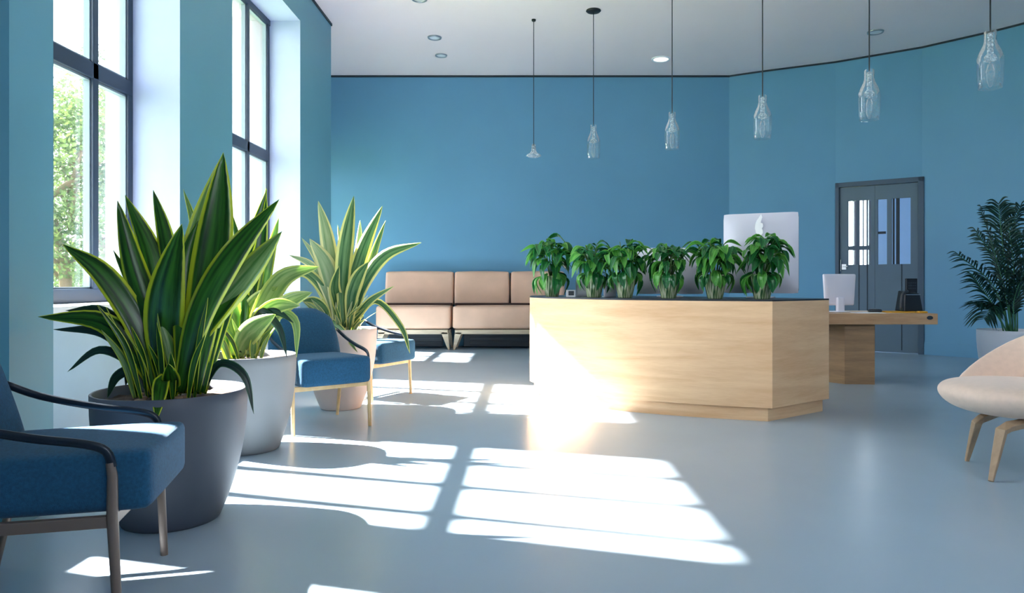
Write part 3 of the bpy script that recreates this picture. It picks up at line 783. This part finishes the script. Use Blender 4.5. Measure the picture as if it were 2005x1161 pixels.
fr_ = [((0, 0), (1948, 500), (1920, 412)), ((.02, 0), (1945, 560), (1878, 500)), ((0, .03), (1940, 590), (1905, 540)), ((-.02, 0), (1950, 520), (1912, 455)),
       ((.05, 0), (1975, 480), (1998, 405)), ((.08, 0), (1990, 500), (2040, 430)), ((.02, -.02), (1962, 470), (1955, 400)), ((.1, 0), (2000, 560), (2070, 520)),
       ((-.03, -.03), (1945, 610), (1915, 598)), ((.03, .05), (1985, 540), (1975, 440)), ((-.05, .02), (1950, 600), (1925, 625)), ((.1, .05), (2000, 520), (2060, 470)),
       ((0, -.05), (1965, 560), (1940, 470)), ((.05, -.05), (1985, 590), (2010, 520))]
rnd = random.Random(77)
for i, (b0, m_, t_) in enumerate(fr_):
    dd = rnd.uniform(-.35, .3)
    base = Vector((b0[0], b0[1], .52)); mid = at(m_[0], m_[1], 9+dd*.4)-P4.location; tip = at(t_[0], t_[1], 9+dd)-P4.location
    frond(P4, base, mid, tip, rnd.uniform(.24, .34), 16, 200+i)

# ------------------------------------------------------------------ blue armchairs
def armchair(label, loc, rz, legm):
    t = thing('blue_armchair', label, 'armchair', loc, rz, 'blue armchairs along the windows')
    b = MB()
    def wedge(p):
        # a little thinner and drawn in at the bottom of the front
        k = (p.x+.3)/.6
        return Vector((p.x, p.y, p.z+(.012*k if p.z > 0 else .0)))
    b.rbox(.64, .57, .20, .035, (.035, 0, .465), 12, .008, fn=wedge); b.build('seat', M['fabric'], t, smooth=True, merge=True)
    b = MB()
    def lean(p):
        z = (p.z+.22)/.44
        return Vector((p.x-.10*z, p.y*(1-.16*max(0, z)**2), p.z-.10*max(0, abs(p.y)/.29-.45)*max(0, z)))
    b.rbox(.11, .60, .46, .05, (-.27, 0, .70), 12, .012, fn=lean); b.build('backrest', M['fabric'], t, smooth=True, merge=True)
    b = MB(); fy = .315
    for y in (-fy+.01, fy-.01): b.box(-.30, .25, y-.014, y+.014, .325, .365)
    b.box(.225, .25, -fy, fy, .325, .365); b.box(-.31, -.285, -fy, fy, .325, .365)
    b.build('seat_frame', legm, t, bevel=.004)
    for sy in (-1, 1):
        b = MB(); y = sy*fy
        b.tube([(.262, y, 0), (.25, y, .25), (.245, y, .36), (.245, y, .50), (.238, y, .545)], [.015, .017, .019, .017, .014], 8, flat=(1.0, .9)); b.build('leg', legm, t, angle=50)
        b = MB(); b.tube([(-.36, y, 0), (-.30, y, .30), (-.285, y, .36)], [.013, .017, .018], 8, flat=(1, .9)); b.build('leg', legm, t, angle=50)
        b = MB(); pts = catmull([(.245, y, .53), (.225, y, .585), (.16, y, .612), (.0, y, .64), (-.2, y, .69), (-.33, y*.95, .75)], 20)
        b.tube(pts, .012, 8, flat=(1.3, .7)); b.build('armrest', M['arm'], t, smooth=True)
    return t
armchair('nearest blue armchair at the lower left, with dark armrests, in front of the charcoal pot', (-1.71, 2.66, 0), math.radians(14), M['shaded_leg'])
armchair('middle blue armchair with light wooden legs, right of the grey pot', (-1.673, 5.787, 0), math.atan2(-.78, .63), M['chair_wood'])
armchair('farthest blue armchair with light wooden legs, behind the blush pink pot', (-1.58, 7.30, 0), math.atan2(-.45, .89), M['chair_wood'])

# ------------------------------------------------------------------ tan sofas along the back wall
def sofa(label, x0, x1, backs, stub=False):
    D0, D1 = 12.42, 13.05
    t = thing('leather_sofa', label, 'sofa', ((x0+x1)/2, 12.7, 0), 0, 'tan sofas along the back wall'); o = Vector(((x0+x1)/2, 12.7, 0))
    W_ = x1-x0
    b = MB(); b.rbox(W_-.02, .62, .40, .05, (0, -.0, .56), 12, .008); b.build('seat_cushion', M['leather'], t, smooth=True, merge=True)
    for (a, c) in backs:
        b = MB(); b.rbox(c-a-.02, .20, .62, .035, ((a+c)/2-o.x, .30, 1.055), 10, .012, fn=lambda p: Vector((p.x, p.y+.04*(p.z/.3), p.z)))
        b.build('back_cushion', M['leather'], t, smooth=True, merge=True)
    sm = MB()
    sm.box(-W_/2+.02, W_/2-.02, .02, .33, .755, .80); sm.box(-W_/2+.03, W_/2-.03, -.27, .27, .345, .365)
    for (a, c) in backs[1:]: sm.box(a-o.x-.012, a-o.x+.012, .26, .37, .77, 1.34)
    sm.build('seam_piping', M['seam'], t)
    f = MB(); f.box(-W_/2+.05, W_/2-.05, -.30, -.24, .27, .348); f.box(-W_/2+.05, W_/2-.05, .2, .3, .27, .348); f.build('rail', M['sofa_wood'], t, bevel=.006)
    for sx in (-1, 1):
        for yy in (-.27, .25):
            l = MB(); xa = sx*(W_/2-.05); l.add([(xa, yy-.03, .30), (xa-sx*.12, yy-.03, .30), (xa-sx*.12, yy+.03, .30), (xa, yy+.03, .30),
                 (xa+sx*.03, yy-.03, 0), (xa-sx*.0, yy-.03, 0), (xa-sx*.0, yy+.03, 0), (xa+sx*.03, yy+.03, 0)],
                 [(0, 1, 2, 3), (7, 6, 5, 4), (0, 4, 5, 1), (1, 5, 6, 2), (2, 6, 7, 3), (3, 7, 4, 0)])
            l.build('leg', M['sofa_wood'], t, merge=True)
    p = MB(); p.box(-W_/2+.18, W_/2-.18, .02, .06, .03, .30)
    for k in range(3): p.box(-W_/2+.28, W_/2-.2, -.0, .03, .06+.08*k, .115+.08*k)
    p.build('louvre_panel', M['dark_panel'], t, bevel=.003)
    return t
sofa('left tan leather sofa against the back wall, partly behind the striped agave', -2.62, -1.305, [(-2.55, -1.31)])
sofa('right tan leather sofa against the back wall, running behind the reception desk', -1.285, .72, [(-1.30, -.30), (-.28, .70)])

# ------------------------------------------------------------------ side table behind the desk
tb = thing('side_table', 'long wooden table on a block base, right of the reception desk', 'table', (0, 0, 0))
b = MB(); b.box(2.9, 4.62, 8.02, 8.95, .69, .812); b.build('tabletop', M['table'], tb, bevel=.004)
b = MB(); b.lathe([(0, -.004), (.022, -.004), (.022, 0), (0, .0)], 16); o = b.build('badge', M['trim'], tb, loc=(4.53, 8.017, .765)); o.rotation_euler = (PI/2, 0, 0); o.scale = (1.6, 1, 1)
b = MB(); b.prism([(3.64, 8.17), (3.97, 8.14), (4.05, 8.75), (3.42, 8.85), (3.36, 8.6)], 0, .69); b.build('block_base', M['block'], tb)

mo = thing('desktop_monitor', 'white monitor on a white stand on the wooden side table', 'monitor', (3.70, 8.45, .812), math.radians(10))
b = MB(); b.rbox(.40, .035, .37, .016, (0, 0, .265), 10, 0, fn=lambda p: Vector((p.x*(1+.06*p.z/.18), p.y+(.03 if p.y > 0 else -.03)*(1-(p.x/.2)**2)*(1-(p.z/.19)**2)*.5, p.z)))
o = b.build('back_shell', M['white_plastic'], mo, smooth=True, merge=True)
b = MB(); b.rbox(.09, .05, .17, .01, (-.01, -.035, .09), 6); b.build('stand', M['white_plastic'], mo, smooth=True, merge=True)
b = MB(); b.rbox(.20, .16, .012, .005, (0, 0, .006), 5); b.build('foot', M['white_plastic'], mo, smooth=True, merge=True)
b = MB(); b.box(-.17, .17, .028, .034, .10, .42); b.build('screen', M['screen_off'], mo)
ms = thing('computer_mouse', 'dark grey computer mouse on the side table beside the white monitor', 'computer mouse', (4.10, 8.40, .812))
b = MB(); b.rbox(.14, .08, .038, .017, (0, 0, .019), 8, .003); b.build('shell', M['darkgrey'], ms, smooth=True, merge=True)
b = MB(); b.tube([(-.0, -.012, .036), (0, .012, .036)], .006, 8); b.build('scroll_wheel', M['steel'], ms)

ph = thing('office_phone', 'black office phone with a small raised display, near the right end of side table', 'phone', (4.53, 8.45, .825), math.radians(6))
b = MB(); b.add([(-.12, -.08, 0), (.12, -.08, 0), (.12, .1, 0), (-.12, .1, 0), (-.09, -.05, .22), (.10, -.05, .20), (.10, .08, .24), (-.09, .08, .24)],
      [(3, 2, 1, 0), (4, 5, 6, 7), (0, 1, 5, 4), (1, 2, 6, 5), (2, 3, 7, 6), (3, 0, 4, 7)]); b.build('body', M['black'], ph, bevel=.01)
b = MB(); b.box(-.01, .13, .04, .07, .2, .385); dsp = b.build('display', M['black'], ph, bevel=.006)
b = MB()
for r_ in range(3):
    for c_ in range(4): b.box(.012+c_*.027, .03+c_*.027, .037, .041, .26+r_*.032, .275+r_*.032)
b.build('key', M['darkgrey'], dsp)
b = MB(); b.tube(catmull([(-.15, -.07, .02), (-.155, -.08, .12), (-.13, -.07, .2), (-.06, -.06, .235)], 12), .017, 8); b.build('handset', M['darkgrey'], ph, smooth=True)
b = MB(); b.box(-.08, .1, -.056, -.05, .19, .196); b.build('ledge', M['steel'], ph)
b = MB(); b.box(-.2, .16, -.12, .12, 0, .012, mtx=Matrix.Rotation(.15, 4, 'Z'))
tag(b.build('yellow_folder', M['yellow'], loc=(4.40, 8.40, .812)), 'flat yellow folder under the black phone on the side table', 'folder')
b = MB(); b.rbox(.10, .07, .022, .009, (0, 0, .011), 5); tag(b.build('sticky_notes', M['yellow'], loc=(4.52, 8.16, .812), smooth=True, merge=True), 'small yellow pad at the front right of the side table', 'note pad')
b = MB(); b.box(-.16, .16, -.1, .1, 0, .005); tag(b.build('paper_sheet', M['paper'], loc=(3.92, 8.2, .812)), 'white paper sheet at the front of the side table', 'paper')

# ------------------------------------------------------------------ cream lounge chair
lc = thing('lounge_chair', 'cream velvet lounge chair with round seat and angled wooden legs at the right edge', 'chair', (3.13, 4.52, 0), 0)
pr = [(0, .325), (.20, .327), (.29, .337), (.365, .357), (.42, .388), (.45, .422), (.46, .452), (.455, .475), (.435, .497), (.40, .512), (.33, .524), (.2, .531), (0, .533)]
pr = [(p.x, p.y) for p in catmull([(a, z, 0) for a, z in pr], 36)]
b = MB(); b.lathe([(max(0, a), z) for a, z in pr], 64); b.build('seat', M['beige'], lc, smooth=True, merge=True)
b = MB(); n = 28; m_ = 10; vs = []
for i in range(n+1):
    a = math.radians(-75+178*i/n); top = .46+.42*math.sin(PI*i/n)**.9
    for j in range(m_+1):
        v = j/m_; z = .38+(top-.38)*v; R = .455+.06*v
        vs.append((R*math.cos(a), R*math.sin(a), z))
fs = [(i*(m_+1)+j, (i+1)*(m_+1)+j, (i+1)*(m_+1)+j+1, i*(m_+1)+j+1) for i in range(n) for j in range(m_)]
b.add(vs, fs); o = b.build('backrest', M['beige'], lc, smooth=True)
s = o.modifiers.new('pad', 'SOLIDIFY'); s.thickness = .05; s.offset = 0; bv = o.modifiers.new('round', 'BEVEL'); bv.width = .018; bv.segments = 3
def bent_leg(foot, knee, end, r):
    b = MB(); foot, knee, end = map(Vector, (foot, knee, end))
    b.tube([foot, foot*.5+knee*.5, knee+(foot-knee)*.06, knee+(end-knee)*.12, end], [r*.55, r*.9, r*1.15, r*1.1, r*.9], 4, flat=(1, .8)); b.build('leg', M['beech'], lc, bevel=.004)
o3 = lc.location
f1 = at(1893, 903, 4.63)-o3; f1.z = 0; f2 = at(1940, 943, 4.15)-o3; f2.z = 0
bent_leg(f1, at(1914, 822, 4.5)-o3, (-.05, .05, .345), .03)
bent_leg(f2, at(1962, 838, 4.25)-o3, (.10, -.18, .345), .034)
bent_leg((.42, -.25, 0), (.30, -.2, .33), (.0, -.1, .345), .03)
bent_leg((.35, .40, 0), (.26, .3, .33), (.0, .1, .345), .03)

# ------------------------------------------------------------------ pendants and downlights
def pendant(label, px_, D, ytop, ybot, style=0):
    X = (px_-PX)*D/F; z1 = CAMZ-(ytop-PY)*D/F; z0 = CAMZ-(ybot-PY)*D/F
    t = thing('pendant_lamp', label, 'pendant lamp', (X, D, H), 0, 'glass pendant lamps over the desk')
    h = z1-z0
    k_ = .3 if style else 1; b = MB(); b.lathe([(0, 0), (.10*k_, 0), (.105*k_, -.012), (.09*k_, -.026), (.012, -.03), (0, -.03)], 32); b.build('canopy', M['cable'], t, smooth=True)
    b = MB(); b.tube([(0, 0, -.02), (0, 0, z1-H-.01)], .0055, 8); b.build('cable', M['cable'], t)
    zz = z0-H
    if style == 0:
        r = h*.205
        pr = [(r*.42, h), (r*.46, h*.98), (r*.46, h*.83), (r*.52, h*.76), (r*.80, h*.64), (r*1.0, h*.52), (r, h*.42), (r*.96, h*.15), (r*.88, 0), (r*.85, 0)]
        pr = [(a, z+zz) for a, z in pr]
        b = MB(); b.lathe(pr, 32); b.build('glass_shade', M['shade'], t, smooth=True)
        b = MB(); b.lathe([(0, zz+h*.97), (r*.22, zz+h*.95), (r*.24, zz+h*.6), (r*.46, zz+h*.55), (r*.5, zz+h*.48), (0, zz+h*.44)], 20); b.build('socket', M['inner'], t, smooth=True)
        b = MB(); b.lathe([(0, zz+h*.45), (r*.2, zz+h*.42), (r*.36, zz+h*.28), (r*.30, zz+h*.14), (r*.12, zz+h*.03), (0, zz+h*.02)], 20); b.build('bulb', M['shade'], t, smooth=True)
    else:
        b = MB(); b.lathe([(.02, zz+h), (.03, zz+h*.9), (.035, zz+h*.5), (.06, zz+h*.3), (.10, zz+h*.2), (.11, zz+h*.1), (.07, zz), (0, zz)], 28); b.build('glass_shade', M['inner'], t, smooth=True)
        b = MB(); b.lathe([(0, zz+h*1.0), (.013, zz+h*.95), (.013, zz+h*.5), (0, zz+h*.5)], 12); b.build('socket', M['cable'], t)
pendant('leftmost pendant lamp, small with a flat glass disc', 1045, 10.4, 282, 308, 1)
pendant('second pendant lamp from the left, its dark round canopy visible on the ceiling', 1162, 10.05, 245, 310)
pendant('third pendant lamp from the left, in front of the back wall', 1316, 8.2, 220, 292)
pendant('fourth pendant lamp from the left, just right of the wall corner', 1493, 6.9, 187, 272)
pendant('fifth pendant lamp from the left, above the grey door', 1702, 6.0, 137, 235)
pendant('rightmost and largest pendant lamp, near the right edge', 1939, 5.25, 60, 173)
for px_, py_, r, lit, lab in ((851, 73, .11, 0, 'round recessed ceiling light, the farther left but nearer of the two small ones'), (864, 108, .10, 0, 'small round recessed ceiling light nearest the back wall'),
        (821, -3, .11, 0, 'recessed ceiling light cut off by the top edge'), (1294, 115, .16, 1, 'glowing recessed ceiling light left of the third cable'), (1714, 62, .12, 0, 'recessed ceiling light beside the cable of the fifth pendant')):
    D = F*(H-CAMZ)/(PY-py_); X = (px_-PX)*D/F
    t = thing('ceiling_light', lab, 'ceiling light', (X, D, H), 0, 'recessed ceiling lights')
    b = MB(); b.lathe([(r*.78, 0), (r*.8, -.018), (r*.95, -.02), (r, -.008), (r, 0)], 36); b.build('trim_ring', M['ring'] if not lit else M['lens'], t, smooth=True)
    b = MB(); b.lathe([(0, -.008), (r*.79, -.006)], 36); b.build('lens', M['glow'] if lit else M['lens'], t)
